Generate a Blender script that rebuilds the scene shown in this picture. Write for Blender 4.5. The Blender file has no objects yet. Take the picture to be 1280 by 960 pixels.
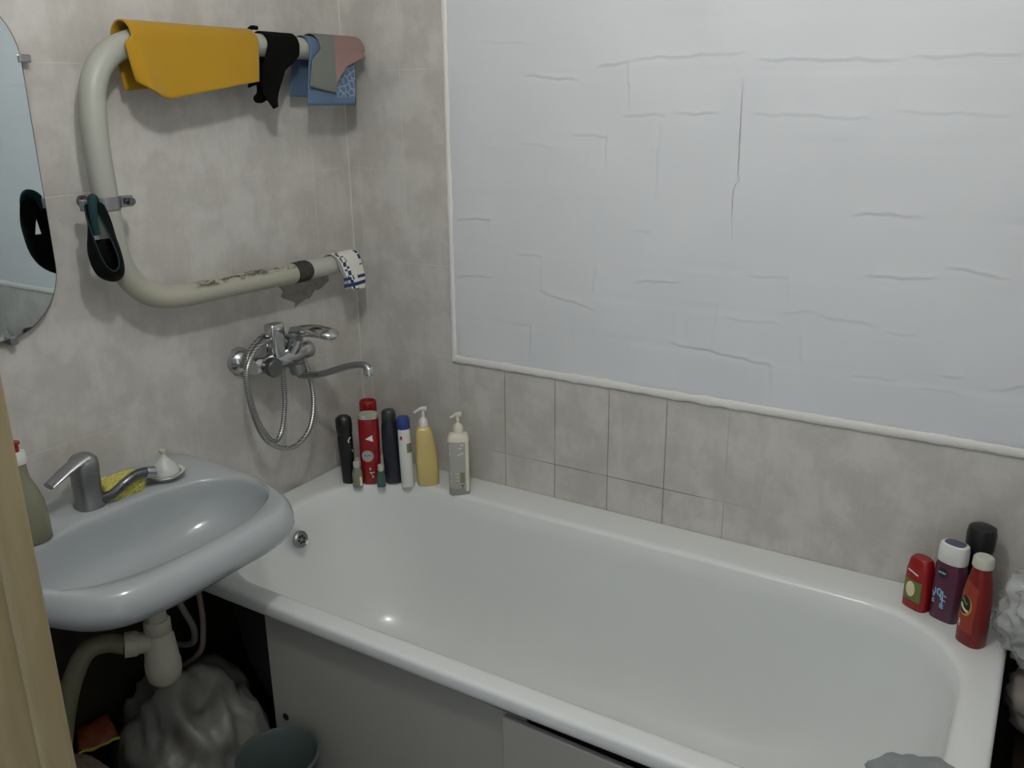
import bpy, bmesh, math, random
import numpy as np
from mathutils import Vector, Matrix, noise
random.seed(7)
C = bpy.context.scene.collection
PI = math.pi

# ------------------------------------------------------------------ materials
def lin(c):
    return tuple((v/12.92 if v <= .04045 else ((v+.055)/1.055)**2.4) for v in c)
def rgb(h):
    return lin(tuple(int(h[i:i+2], 16)/255 for i in (0, 2, 4)))
class NT:
    def __init__(s, name):
        s.m = bpy.data.materials.new(name); s.m.use_nodes = True
        s.t = s.m.node_tree; s.b = s.t.nodes['Principled BSDF']; s.out = s.t.nodes['Material Output']
    def n(s, typ, **kw):
        x = s.t.nodes.new(typ)
        for k, v in kw.items(): setattr(x, k, v)
        return x
    def l(s, a, b): s.t.links.new(a, b)
    def val(s, sock, v):
        if isinstance(v, bpy.types.NodeSocket): s.l(v, sock)
        else: sock.default_value = v
    def math(s, op, a, b=None, c=None):
        x = s.n('ShaderNodeMath', operation=op)
        s.val(x.inputs[0], a)
        if b is not None: s.val(x.inputs[1], b)
        if c is not None: s.val(x.inputs[2], c)
        return x.outputs[0]
    def mapr(s, v, a, b, c=0., d=1., smooth=True):
        x = s.n('ShaderNodeMapRange', interpolation_type='SMOOTHSTEP' if smooth else 'LINEAR')
        s.val(x.inputs[0], v)
        for i, q in enumerate((a, b, c, d)): x.inputs[i+1].default_value = q
        return x.outputs[0]
    def mix(s, f, a, b):
        x = s.n('ShaderNodeMix', data_type='RGBA')
        s.val(x.inputs[0], f)
        for k, v in ((6, a), (7, b)):
            if isinstance(v, bpy.types.NodeSocket): s.l(v, x.inputs[k])
            else: x.inputs[k].default_value = (*v, 1)
        return x.outputs[2]
    def noise(s, scale, detail=3, rough=.5, vec=None, dim=None):
        x = s.n('ShaderNodeTexNoise'); x.inputs['Scale'].default_value = scale
        x.inputs['Detail'].default_value = detail; x.inputs['Roughness'].default_value = rough
        s.l(vec if vec is not None else s.obj(), x.inputs['Vector'])
        return x.outputs['Fac']
    def obj(s):
        if not hasattr(s, '_o'): s._o = s.n('ShaderNodeTexCoord').outputs['Object']
        return s._o
    def world(s):
        """place on the object in room coordinates"""
        if not hasattr(s, '_w'):
            s._p = s.n('ShaderNodeNewGeometry').outputs['Position']
            q = s.n('ShaderNodeSeparateXYZ'); s.l(s._p, q.inputs[0]); s._w = q.outputs; s._o = s._p
        return s._w
    def xyz(s):
        if not hasattr(s, '_x'):
            q = s.n('ShaderNodeSeparateXYZ'); s.l(s.obj(), q.inputs[0]); s._x = q.outputs
        return s._x
    def scaled(s, sc):
        x = s.n('ShaderNodeVectorMath', operation='MULTIPLY'); s.l(s.obj(), x.inputs[0]); x.inputs[1].default_value = sc
        return x.outputs[0]
    def bump(s, h, strength=.3, dist=.002):
        x = s.n('ShaderNodeBump'); x.inputs['Strength'].default_value = strength; x.inputs['Distance'].default_value = dist
        s.l(h, x.inputs['Height']); s.l(x.outputs[0], s.b.inputs['Normal'])
    def set(s, **kw):
        for k, v in kw.items():
            k = {'col': 'Base Color', 'rough': 'Roughness', 'metal': 'Metallic', 'coat': 'Coat Weight', 'trans': 'Transmission Weight',
                 'ior': 'IOR', 'spec': 'Specular IOR Level', 'sss': 'Subsurface Weight', 'sheen': 'Sheen Weight', 'alpha': 'Alpha'}[k]
            i = s.b.inputs[k]
            if isinstance(v, bpy.types.NodeSocket): s.l(v, i)
            elif k == 'Base Color': i.default_value = (*v, 1)
            else: i.default_value = v
        return s
def plain(name, hexc, rough=.4, var=.08, scale=30, **kw):
    """procedural paint / plastic: colour broken up slightly by noise"""
    m = NT(name); c = rgb(hexc)
    f = m.noise(scale, 3)
    m.set(col=m.mix(f, tuple(v*(1-var) for v in c), tuple(min(1, v*(1+var)) for v in c)), rough=rough, **kw)
    return m.m
def tile_mat(name, axis, u0, dirty):
    m = NT(name); X = m.xyz(); u = X[axis]; z = X[2]
    def cell(v, o, p):
        q = m.math('DIVIDE', m.math('SUBTRACT', v, o), p)
        d = m.math('MULTIPLY', m.math('ABSOLUTE', m.math('SUBTRACT', m.math('FRACT', m.math('ADD', q, .5)), .5)), p)
        return d, m.math('FLOOR', q)
    du, cu = cell(u, u0, .15); dz, cz = cell(z, .6935, .2437)
    d = m.math('MINIMUM', du, dz)
    line = m.mapr(d, .0006, .0017, 1, 0)
    cv = m.n('ShaderNodeCombineXYZ'); m.l(cu, cv.inputs[0]); m.l(cz, cv.inputs[1])
    wn = m.n('ShaderNodeTexWhiteNoise', noise_dimensions='2D'); m.l(cv.outputs[0], wn.inputs['Vector'])
    n1 = m.noise(9, 4, .6); n2 = m.noise(34, 4, .65); n3 = m.noise(7, 3, .6, m.scaled((3, 3, 1)))
    a, b, c = rgb('b7b4ae'), rgb('c8c6c0'), rgb('c2bdb8')
    col = m.mix(m.mapr(n1, .40, .60), a, b)
    col = m.mix(m.math('MULTIPLY', m.mapr(n2, .42, .66), .5), col, c)
    col = m.mix(m.math('MULTIPLY', m.mapr(n3, .5, .66), .38), col, rgb('b0ada6'))
    col = m.mix(m.math('MULTIPLY', wn.outputs['Value'], .10), col, rgb('b0ada6'))
    g = m.noise(5, 2, .5, m.scaled((1, 1, .6)))
    # grout: mostly close to the tile colour, dirty brown in patches (more of it low down by the bath)
    dark = m.mapr(g, .44, .6)
    if dirty:
        dark = m.math('MAXIMUM', m.math('MULTIPLY', dark, .25), m.math('MULTIPLY', m.mapr(z, .96, .90), m.mapr(g, .3, .5)))
        dark = m.math('MULTIPLY', m.math('MULTIPLY', dark, m.mapr(u, 1.3, 1.05)), m.mapr(u, .40, .47))
    else: dark = m.math('MULTIPLY', dark, .3)
    gc = m.mix(dark, rgb('d3d1c8'), rgb('857d68'))
    vis = m.mapr(m.noise(4.3, 2), .38, .6, .12, .9)
    if dirty: vis = m.math('MULTIPLY', m.math('MAXIMUM', vis, dark), m.mapr(u, 1.3, .9, .3, 1.))
    else: vis = m.math('MULTIPLY', vis, m.mapr(u, -.5, -.1, .6, 1.))
    col = m.mix(m.math('MULTIPLY', line, vis), col, gc)
    if name == 'tile_left':
        col = m.mix(m.math('MULTIPLY', m.mapr(u, -.0065, -.0035), m.mapr(m.noise(3.1, 2), .35, .6, .35, .9)), col, rgb('dcdad2'))   # pale filler in the corner joint
        # much darker brown below the basin and all along below the bath rim
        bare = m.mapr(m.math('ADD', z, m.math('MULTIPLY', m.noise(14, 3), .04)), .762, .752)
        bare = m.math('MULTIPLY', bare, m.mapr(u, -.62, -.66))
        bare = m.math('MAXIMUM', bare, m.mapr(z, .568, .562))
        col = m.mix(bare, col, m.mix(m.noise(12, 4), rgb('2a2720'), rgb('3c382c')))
    if name == 'tile_back':      # much darker brown below the level of the bath rim
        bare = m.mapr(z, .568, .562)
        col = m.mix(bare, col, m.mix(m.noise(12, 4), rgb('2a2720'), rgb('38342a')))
    m.set(col=col, rough=m.mix(line, (.34, .34, .34), (.8, .8, .8)), spec=.45)
    m.bump(m.math('SUBTRACT', m.math('MULTIPLY', n2, .12), line), .35, .0012)
    return m.m
M = {}
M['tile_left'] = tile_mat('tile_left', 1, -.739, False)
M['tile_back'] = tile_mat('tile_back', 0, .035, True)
M['tile_right'] = tile_mat('tile_right', 1, -.739, False)
def panel_mat():
    m = NT('white_wall_paint')
    n = m.noise(3, 4); f = m.noise(60, 5, .7)
    m.set(col=m.mix(n, rgb('cbced1'), rgb('d6d9dc')), rough=.55, spec=.35); m.bump(f, .12, .002); return m.m
M['panel'] = panel_mat()
M['trim'] = plain('white_filler_bead', 'dcdbd6', .55, .05, 25)
def enamel(name, h, rough, var=.03, dirt=None):
    m = NT(name); c = rgb(h); f = m.noise(6, 4)
    col = m.mix(f, tuple(v*(1-var) for v in c), tuple(min(1, v*(1+var)) for v in c))
    if dirt: col = m.mix(m.mapr(m.noise(40, 5, .7), .62, .75, 0, .35), col, rgb(dirt))
    m.set(col=col, rough=rough, coat=.3); m.b.inputs['Coat Roughness'].default_value = .12
    return m.m
M['enamel'] = enamel('bath_enamel', 'e0e3e1', .22)
M['sink'] = enamel('sink_ceramic', 'a8aeb0', .16)
M['paint_pipe'] = enamel('cream_pipe_paint', 'dcdccb', .35, .04)
def pipe_mat():
    m = NT('chipped_cream_pipe_paint'); X = m.world()
    f = m.noise(55, 5, .75, m.scaled((1, .35, 1)))
    # rust showing along the upper side of the lower run where the paint has flaked off
    band = m.math('MULTIPLY', m.mapr(X[2], 1.206, 1.217), m.math('MULTIPLY', m.mapr(X[2], 1.30, 1.24), m.mapr(X[1], -.64, -.58)))
    chip = m.math('MULTIPLY', m.mapr(f, .49, .55), band)
    col = m.mix(m.noise(8, 3), rgb('9b9d94'), rgb('a9a99f'))
    col = m.mix(m.math('MULTIPLY', m.mapr(X[2], 1.35, 1.2), .5), col, rgb('a5a18a'))
    m.set(col=m.mix(chip, col, rgb('3d3a30')), rough=.42); return m.m
M['pipe'] = pipe_mat()
M['grey_pipe'] = plain('bare_grey_pipe', 'aeaca4', .5, .08, 20)
M['rust'] = plain('rusty_thread', '35322c', .8, .4, 90)
def chrome(name, h='c9cbcc', rough=.14):
    m = NT(name); c = rgb(h)
    m.set(col=m.mix(m.noise(20, 3), tuple(v*.85 for v in c), c), metal=1., rough=m.mapr(m.noise(30, 4), .3, .7, rough*.8, rough*1.5)); return m.m
M['chrome'] = chrome('chrome', 'c9cbcc', .14)
M['chrome_dull'] = chrome('dull_chrome', 'a2a4a5', .34)
M['chrome_dark'] = chrome('dark_chrome', '77797b', .3)
def hose_mat():
    m = NT('ribbed_chrome_hose'); w = m.n('ShaderNodeTexWave', wave_type='BANDS', bands_direction='Z'); m.l(m.obj(), w.inputs[0])
    w.inputs['Scale'].default_value = 60; w.inputs['Distortion'].default_value = 1
    m.set(col=m.mix(w.outputs['Fac'], rgb('6f7070'), rgb('b9bab8')), metal=.85, rough=.3); return m.m
M['hose'] = hose_mat()
def mirror_mat():
    m = NT('mirror_glass'); f = m.noise(12, 4)
    m.set(col=m.mix(f, rgb('d3dedf'), rgb('d9e3e4')), metal=1., rough=.015); return m.m
M['mirror'] = mirror_mat()
M['mirror_edge'] = plain('mirror_edge', '2f3a3c', .3)
def fabric(name, h, rough=.9, scale=260, var=.16, sheen=.15, spec=.3):
    m = NT(name); c = rgb(h); f = m.noise(scale, 2); g = m.noise(14, 3)
    m.set(col=m.mix(g, tuple(v*(1-var) for v in c), tuple(min(1, v*(1+var)) for v in c)), rough=rough, sheen=sheen, spec=spec); m.bump(f, .25, .001); return m.m
M['yellow_cloth'] = fabric('yellow_cloth', 'a67f16', .85, var=.06)
M['black_cloth'] = fabric('black_cloth', '0c0c0b', .95, sheen=0, spec=.1)
M['teal'] = fabric('teal_binding', '1d3639', .8, sheen=0, spec=.2)
M['black_strap'] = fabric('black_strap', '070a0a', .85, sheen=0, spec=.15)
def blue_mat():
    m = NT('blue_patterned_cloth'); X = m.world(); v = m.n('ShaderNodeTexVoronoi', feature='DISTANCE_TO_EDGE'); v.inputs['Scale'].default_value = 62
    m.l(m._p, v.inputs['Vector'])
    lines = m.math('MULTIPLY', m.mapr(v.outputs['Distance'], .05, .11, 1, 0), m.math('MULTIPLY', m.mapr(X[1], -.172, -.155), m.mapr(X[2], 1.600, 1.606)))
    m.set(col=m.mix(m.math('MULTIPLY', lines, .8), m.mix(m.noise(18, 3), rgb('4b6078'), rgb('5b7089')), rgb('8f9db2')), rough=.9); return m.m
M['blue_cloth'] = blue_mat()
def greypink():
    m = NT('grey_cloth_pink_end'); X = m.world()
    e = m.mapr(m.math('ADD', m.math('ADD', X[1], m.math('MULTIPLY', m.math('SUBTRACT', X[0], .075), 1.2)), m.math('MULTIPLY', m.noise(25), .012)), -.104, -.098)
    m.set(col=m.mix(e, m.mix(m.noise(12), rgb('666a65'), rgb('73756f')), rgb('8c716c')), rough=.9); return m.m
M['greypink'] = greypink()
def striped():
    m = NT('white_blue_striped_cloth'); X = m.world()
    s1 = m.math('LESS_THAN', m.math('ABSOLUTE', m.math('SUBTRACT', X[2], 1.141)), .0045)
    s2 = m.math('MULTIPLY', m.math('LESS_THAN', m.math('ABSOLUTE', m.math('SUBTRACT', X[2], 1.157)), .004), m.math('GREATER_THAN', m.math('ABSOLUTE', m.math('ADD', X[1], .134)), .012))
    chk = m.n('ShaderNodeTexChecker'); chk.inputs['Scale'].default_value = 85; m.l(m._p, chk.inputs['Vector'])
    slant = m.math('ADD', X[1], m.math('ADD', .166, m.math('MULTIPLY', m.math('SUBTRACT', X[2], 1.225), .30)))
    bd = m.math('LESS_THAN', m.math('ABSOLUTE', slant), .010)
    b2 = m.math('MULTIPLY', m.math('GREATER_THAN', X[1], -.104), m.math('GREATER_THAN', X[2], 1.185))
    border = m.math('MULTIPLY', m.math('MAXIMUM', bd, b2), chk.outputs['Fac'])
    s = m.math('MAXIMUM', m.math('MAXIMUM', s1, s2), border)
    base = m.mix(m.mapr(slant, -.016, -.012), rgb('8f918e'), rgb('dcdbd2'))
    m.set(col=m.mix(s, base, rgb('26375f')), rough=.9); return m.m
M['striped'] = striped()
def wood():
    m = NT('painted_beige_wood'); f = m.noise(7, 5, .6, m.scaled((6, 6, .7))); g = m.noise(30, 4, .7)
    col = m.mix(m.mapr(f, .35, .65), rgb('8b7d5c'), rgb('978a69'))
    col = m.mix(m.mapr(g, .6, .72, 0, .5), col, rgb('9d8a63'))
    m.set(col=col, rough=.5); m.bump(f, .15, .003); return m.m
M['wood'] = wood()
M['stool_wood'] = plain('dark_stool_wood', '3b2b20', .6, .3, 12)
M['apron'] = plain('grey_white_bath_panel', 'a6a59d', .4, .03, 6)
M['apron_dark'] = plain('dark_hole', '0b0b0a', .9)
M['black_plastic'] = plain('black_plastic', '161717', .35)
M['black_matte'] = plain('black_label', '101312', .45)
M['navy'] = plain('navy_plastic', '1a1f2c', .3)
M['dark_green'] = plain('dark_green_cap', '2b3530', .4)
M['red'] = plain('red_plastic', '8a0a16', .3)
M['red_bright'] = plain('red_bright_plastic', '8c1413', .3)
M['red_deep'] = plain('deep_red_plastic', '74100e', .35)
M['red_orange'] = plain('red_orange_label', '8f3018', .4)
M['cap_grey'] = plain('pale_grey_cap', 'b9b8ab', .4)
M['white_plastic'] = plain('white_plastic', 'd9dad6', .35, .04)
M['cream_plastic'] = plain('cream_plastic', 'd8d3c0', .4, .04)
M['blue_cap'] = plain('blue_cap', '2b3f80', .35)
M['yellow_liquid'] = plain('yellow_bottle', 'cdb878', .3, .05)
M['purple'] = plain('plum_plastic', '54243c', .3)
M['slate'] = plain('slate_blue', '4c5468', .4)
M['navy_logo'] = plain('navy_logo', '141a33', .4)
M['cyan_print'] = plain('light_blue_print', '86b9d6', .4)
M['white_print'] = plain('white_print', 'e3e2de', .5)
M['grey_label'] = plain('grey_label', 'a4a39c', .5, .05)
M['green_label'] = plain('green_label', '63733a', .45, .2)
M['cream_print'] = plain('cream_print', 'ddd2ae', .5)
M['olive_label'] = plain('olive_label', '7f7d63', .5)
M['gold'] = plain('gold_print', 'b98c42', .4)
M['red_print'] = plain('red_print', 'b02a34', .5)
def clear(name, h, rough=.08, tint=.75):
    m = NT(name); c = rgb(h)
    m.set(col=m.mix(m.noise(10), tuple(v*.92 for v in c), c), rough=rough, trans=tint, ior=1.4); return m.m
M['clear_bottle'] = clear('clear_plastic', 'd3d6d1', .12, .5)
M['olive_clear'] = clear('olive_clear_plastic', '908f7a', .15, .25)
M['shell'] = plain('dark_iron_shell', '1c1a18', .8, .3, 20)
M['frost'] = clear('frosted_dome', 'dfe1dd', .25, .2)
M['soap_liquid'] = clear('pale_yellow_soap', '8f8c70', .2, .0)
M['mint_glass'] = clear('green_mini_bottle', '4b7a6b', .15, .4)
M['grey_glass'] = clear('grey_mini_bottle', 'a3a596', .15, .4)
def sponge():
    m = NT('yellow_sponge'); v = m.n('ShaderNodeTexVoronoi'); v.inputs['Scale'].default_value = 170; m.l(m.obj(), v.inputs['Vector'])
    m.set(col=m.mix(m.mapr(v.outputs['Distance'], .1, .5), rgb('9c9540'), rgb('cdc569')), rough=.95); m.bump(v.outputs['Distance'], .8, .003); return m.m
M['sponge'] = sponge()
def film(name, h, holes, print_=None, rough=.22):
    m = NT(name); c = rgb(h); n = m.noise(14, 5, .6)
    col = m.mix(n, tuple(v*.75 for v in c), c)
    if print_: col = m.mix(m.mapr(m.noise(9, 2), .56, .66, 0, .5), col, rgb(print_))
    m.set(col=col, rough=rough, spec=.6)
    tr = m.n('ShaderNodeBsdfTransparent'); mx = m.n('ShaderNodeMixShader')
    m.val(mx.inputs[0], m.mapr(m.noise(11, 4), .35, .7, holes*.5, holes))
    m.l(m.b.outputs[0], mx.inputs[1]); m.l(tr.outputs[0], mx.inputs[2]); m.l(mx.outputs[0], m.out.inputs['Surface'])
    m.bump(m.noise(26, 4, .6), .35, .006); return m.m
M['film'] = film('clear_crumpled_film', 'c8cbc9', .62, None, .12)
M['bag'] = film('white_carrier_bag', '85857f', .05, '69504c', .45)
M['trap_plastic'] = plain('white_trap_plastic', 'b5b2a3', .4, .05)
M['drain_plastic'] = plain('olive_drain_plastic', '77745f', .5, .12, 14)
M['braid'] = plain('braided_supply_hose', '85837b', .4, .3, 200)
M['pink_hose'] = plain('pinkish_supply_hose', '8e7a72', .5, .2, 100)
M['bucket'] = plain('grey_green_plastic', '4d5957', .4)
M['packet'] = plain('orange_packet', '7e3a1c', .4, .3, 20)
M['packet_edge'] = plain('yellow_packet_edge', 'b2b03c', .4)
M['pinkcloth'] = fabric('dusty_pink_cloth', '8c7a6c', .9)
M['beige_bundle'] = fabric('greyish_pink_bundle', 'a59c92', .9)
M['greycloth'] = fabric('grey_washcloth', '858a8a', .95, var=.1)
M['cement'] = plain('rough_cement', '8b8980', .95, .35, 60)
M['floor'] = plain('dark_floor', '3a352e', .6, .25, 8)
M['ceiling'] = plain('ceiling_paint', 'dcdcd8', .8, .03)

# ------------------------------------------------------------------ geometry helpers
ORG = {}
def org(o): return ORG.get(o.name, Vector())
def mk(name, verts, faces, mat, parent=None, smooth=True, world=True, sharp=None, mats=None, fm=None):
    """one mesh object; world coordinates are made local to the parent thing"""
    me = bpy.data.meshes.new(name)
    off = org(parent) if (parent is not None and world) else Vector()
    me.from_pydata([tuple(Vector(v)-off) for v in verts], [], faces)
    bm = bmesh.new(); bm.from_mesh(me)
    bmesh.ops.remove_doubles(bm, verts=bm.verts, dist=1e-6)
    bmesh.ops.recalc_face_normals(bm, faces=bm.faces)
    bm.to_mesh(me); bm.free()
    me.materials.append(mat)
    for p in me.polygons: p.use_smooth = smooth
    if smooth: me.set_sharp_from_angle(angle=math.radians(sharp or 42)) if sharp != 180 else None
    o = bpy.data.objects.new(name, me); C.objects.link(o)
    if parent is not None: o.parent = parent; ORG[o.name] = org(parent) if world else Vector()
    return o
def tag(o, label, cat, group=None):
    o['label'] = label; o['category'] = cat
    if group: o['group'] = group
    return o
def thing(name, label, cat, loc, group=None, rot=None):
    o = bpy.data.objects.new(name, None); C.objects.link(o); o.location = loc; o.empty_display_size = .05
    ORG[o.name] = Vector(loc)
    if rot: o.rotation_euler = rot
    return tag(o, label, cat, group)
def struct(o): o['kind'] = 'structure'; return o
def box(x0, x1, y0, y1, z0, z1):
    v = [(x, y, z) for x in (x0, x1) for y in (y0, y1) for z in (z0, z1)]
    return v, [(0, 1, 3, 2), (4, 6, 7, 5), (0, 4, 5, 1), (2, 3, 7, 6), (0, 2, 6, 4), (1, 5, 7, 3)]
def bevel(o, w=.003, seg=2):
    m = o.modifiers.new('Bevel', 'BEVEL'); m.width = w; m.segments = seg; m.limit_method = 'ANGLE'; m.angle_limit = math.radians(40); return o
def subsurf(o, n=1):
    m = o.modifiers.new('Subdivision', 'SUBSURF'); m.levels = n; m.render_levels = n; return o
def solid(o, t, off=0):
    m = o.modifiers.new('Solidify', 'SOLIDIFY'); m.thickness = t; m.offset = off; return o
def rings(rs, cap0=True, cap1=True, closed=True):
    n = len(rs[0]); v = [p for r in rs for p in r]; f = []
    for i in range(len(rs)-1):
        for j in range(n if closed else n-1):
            k = (j+1) % n; f.append((i*n+j, i*n+k, (i+1)*n+k, (i+1)*n+j))
    if cap0: f.append(tuple(reversed(range(n))))
    if cap1: f.append(tuple(range((len(rs)-1)*n, len(rs)*n)))
    return v, f
def sring(cx, cy, z, a, b, e=2., n=40):
    out = []
    for k in range(n):
        t = 2*PI*k/n; c, s = math.cos(t), math.sin(t)
        out.append((cx+a*math.copysign(abs(c)**(2/e), c), cy+b*math.copysign(abs(s)**(2/e), s), z))
    return out
def lathe(cx, cy, prof, n=32): return rings([sring(cx, cy, z, r, r, 2, n) for r, z in prof])
def rrect(x0, x1, y0, y1, r, z, n=12):
    out = []
    for (cx, cy, a0) in ((x1-r, y1-r, 0), (x0+r, y1-r, 90), (x0+r, y0+r, 180), (x1-r, y0+r, 270)):
        for k in range(n+1):
            a = math.radians(a0+90*k/n); out.append((cx+r*math.cos(a), cy+r*math.sin(a), z))
    return out
def spline(pts, m=10):
    P = [Vector(p) for p in pts]; P = [P[0]*2-P[1]]+P+[P[-1]*2-P[-2]]; out = []
    for i in range(1, len(P)-2):
        a, b, c, d = P[i-1:i+3]
        for k in range(m):
            t = k/m
            out.append(.5*((2*b)+(c-a)*t+(2*a-5*b+4*c-d)*t*t+(3*b-a-3*c+d)*t**3))
    out.append(P[-2]); return out
def tube(path, r, n=16, cap=True):
    path = [Vector(p) for p in path]; N = len(path)
    R = r if callable(r) else (lambda t: r)
    t0 = (path[1]-path[0]).normalized(); up = Vector((0, 0, 1)) if abs(t0.z) < .9 else Vector((1, 0, 0))
    nrm = (up-t0*up.dot(t0)).normalized(); rs = []
    for i, p in enumerate(path):
        t = (path[min(i+1, N-1)]-path[max(i-1, 0)]).normalized()
        nrm = (nrm-t*nrm.dot(t)).normalized(); b = t.cross(nrm); rr = R(i/(N-1))
        rs.append([tuple(p+rr*(math.cos(2*PI*k/n)*nrm+math.sin(2*PI*k/n)*b)) for k in range(n)])
    return rings(rs, cap, cap)
def axcyl(p, q, prof, n=28):
    """surface of revolution along p->q; prof = [(fraction, radius)]"""
    p, q = Vector(p), Vector(q); t = (q-p).normalized()
    up = Vector((0, 0, 1)) if abs(t.z) < .9 else Vector((1, 0, 0)); a = (up-t*up.dot(t)).normalized(); b = t.cross(a)
    return rings([[tuple(p+(q-p)*f+r*(math.cos(2*PI*k/n)*a+math.sin(2*PI*k/n)*b)) for k in range(n)] for f, r in prof])
def join(*gs):
    v, f = [], []
    for a, b in gs:
        o = len(v); v += list(a); f += [tuple(i+o for i in q) for q in b]
    return v, f
def grid(fn, nu, nv):
    v = [fn(i/nu, j/nv) for i in range(nu+1) for j in range(nv+1)]
    f = [(i*(nv+1)+j, (i+1)*(nv+1)+j, (i+1)*(nv+1)+j+1, i*(nv+1)+j+1) for i in range(nu) for j in range(nv)]
    return v, f
def lump(c, s, amp, freq, seed, sub=4, flat=None, ridge=True):
    bm = bmesh.new(); bmesh.ops.create_icosphere(bm, subdivisions=sub, radius=1)
    out = []
    for v in bm.verts:
        p = v.co.normalized(); q = p*freq+Vector((seed, seed*1.7, -seed))
        h = noise.fractal(q, .8, 2.1, 4)
        if ridge: h = .5*h+1.1*(.45-abs(noise.noise(q*1.9)))+.5*(.3-abs(noise.noise(q*4.1+Vector((3, 1, 7)))))
        w = p*(1+amp*h); w = Vector((c[0]+w.x*s[0], c[1]+w.y*s[1], c[2]+w.z*s[2]))
        if flat is not None and w.z < flat: w.z = flat+.0005
        out.append(tuple(w))
    f = [tuple(v.index for v in q.verts) for q in bm.faces]; bm.free()
    return out, f
def ss(a, b, x):
    t = min(1, max(0, (x-a)/(b-a))); return t*t*(3-2*t)

# ------------------------------------------------------------------ setting
RX, FY, CZ = 2.10, -1.50, 2.50          # right wall, front wall (inner face), ceiling height
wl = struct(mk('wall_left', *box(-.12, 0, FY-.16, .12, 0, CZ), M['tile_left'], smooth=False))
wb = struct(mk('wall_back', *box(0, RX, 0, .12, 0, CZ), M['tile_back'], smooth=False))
struct(mk('wall_right', *box(RX, RX+.12, FY-.16, .12, 0, CZ), M['tile_right'], smooth=False))
struct(mk('wall_front', *join(box(0, .945, FY-.16, FY, 0, CZ), box(.945, 1.80, FY-.16, FY, 2.05, CZ), box(1.80, RX, FY-.16, FY, 0, CZ)), M['panel'], smooth=False))
struct(mk('floor', *box(-.12, RX+.12, -2.4, .12, -.1, 0), M['floor'], smooth=False))
struct(mk('ceiling', *box(-.12, RX+.12, FY-.16, .12, CZ, CZ+.1), M['ceiling'], smooth=False))

# painted relief plaster on the upper back wall: every ledge is a real step in the mesh
CREASES = [[[0.688,1.515],[0.766,1.512]],[[0.764,1.512],[0.766,1.453]],[[0.543,1.493],[0.623,1.489]],[[0.747,1.659],[0.819,1.67]],[[0.837,1.673],[1.063,1.678]],[[0.817,1.558],[0.897,1.558]],[[0.933,1.562],[1.012,1.562]],[[1.1,1.664],[1.349,1.656]],[[1.385,1.659],[1.547,1.66]],[[1.096,1.561],[1.2,1.557],[1.321,1.55]],[[1.369,1.564],[1.549,1.557]],[[1.31,1.371],[1.355,1.373],[1.427,1.373]],[[0.841,1.309],[0.874,1.308]],[[0.88,1.303],[0.876,1.254]],[[0.357,1.306],[0.449,1.312]],[[0.449,1.312],[0.449,1.28]],[[0.539,1.231],[0.593,1.231]],[[0.596,1.228],[0.598,1.149]],[[0.598,1.143],[0.734,1.118]],[[0.743,1.215],[0.739,1.167]],[[0.851,1.193],[0.942,1.202]],[[1.113,1.23],[1.187,1.233]],[[1.188,1.233],[1.193,1.195]],[[1.195,1.157],[1.243,1.169]],[[1.269,1.16],[1.364,1.153]],[[1.395,1.14],[1.44,1.143]],[[1.066,1.132],[1.168,1.133]],[[0.945,1.059],[1.108,1.048],[1.167,1.04]],[[1.168,1.042],[1.173,0.979]],[[1.336,1.041],[1.421,1.047]],[[1.467,1.037],[1.533,1.035]],[[1.593,1.053],[1.645,1.068]],[[1.35,1.251],[1.462,1.257]],[[1.494,1.28],[1.583,1.27]],[[0.509,1.056],[0.566,1.052]],[[0.566,1.052],[0.568,0.976]],[[0.685,1.067],[0.688,1.003]],[[1.042,1.152],[1.038,1.088]],[[0.893,1.532],[0.886,1.396]],[[0.814,1.664],[0.816,1.582]],[[0.34,1.159],[0.451,1.169]],[[1.507,1.067],[1.535,1.068]],[[1.224,1.112],[1.234,1.057]],[[0.559,1.645],[0.684,1.634]],[[0.429,1.724],[0.56,1.714]]]
CRACK = [(1.067, 1.631), (1.069, 1.501), (1.07, 1.445), (1.074, 1.429), (1.062, 1.404), (1.067, 1.303)]
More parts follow.
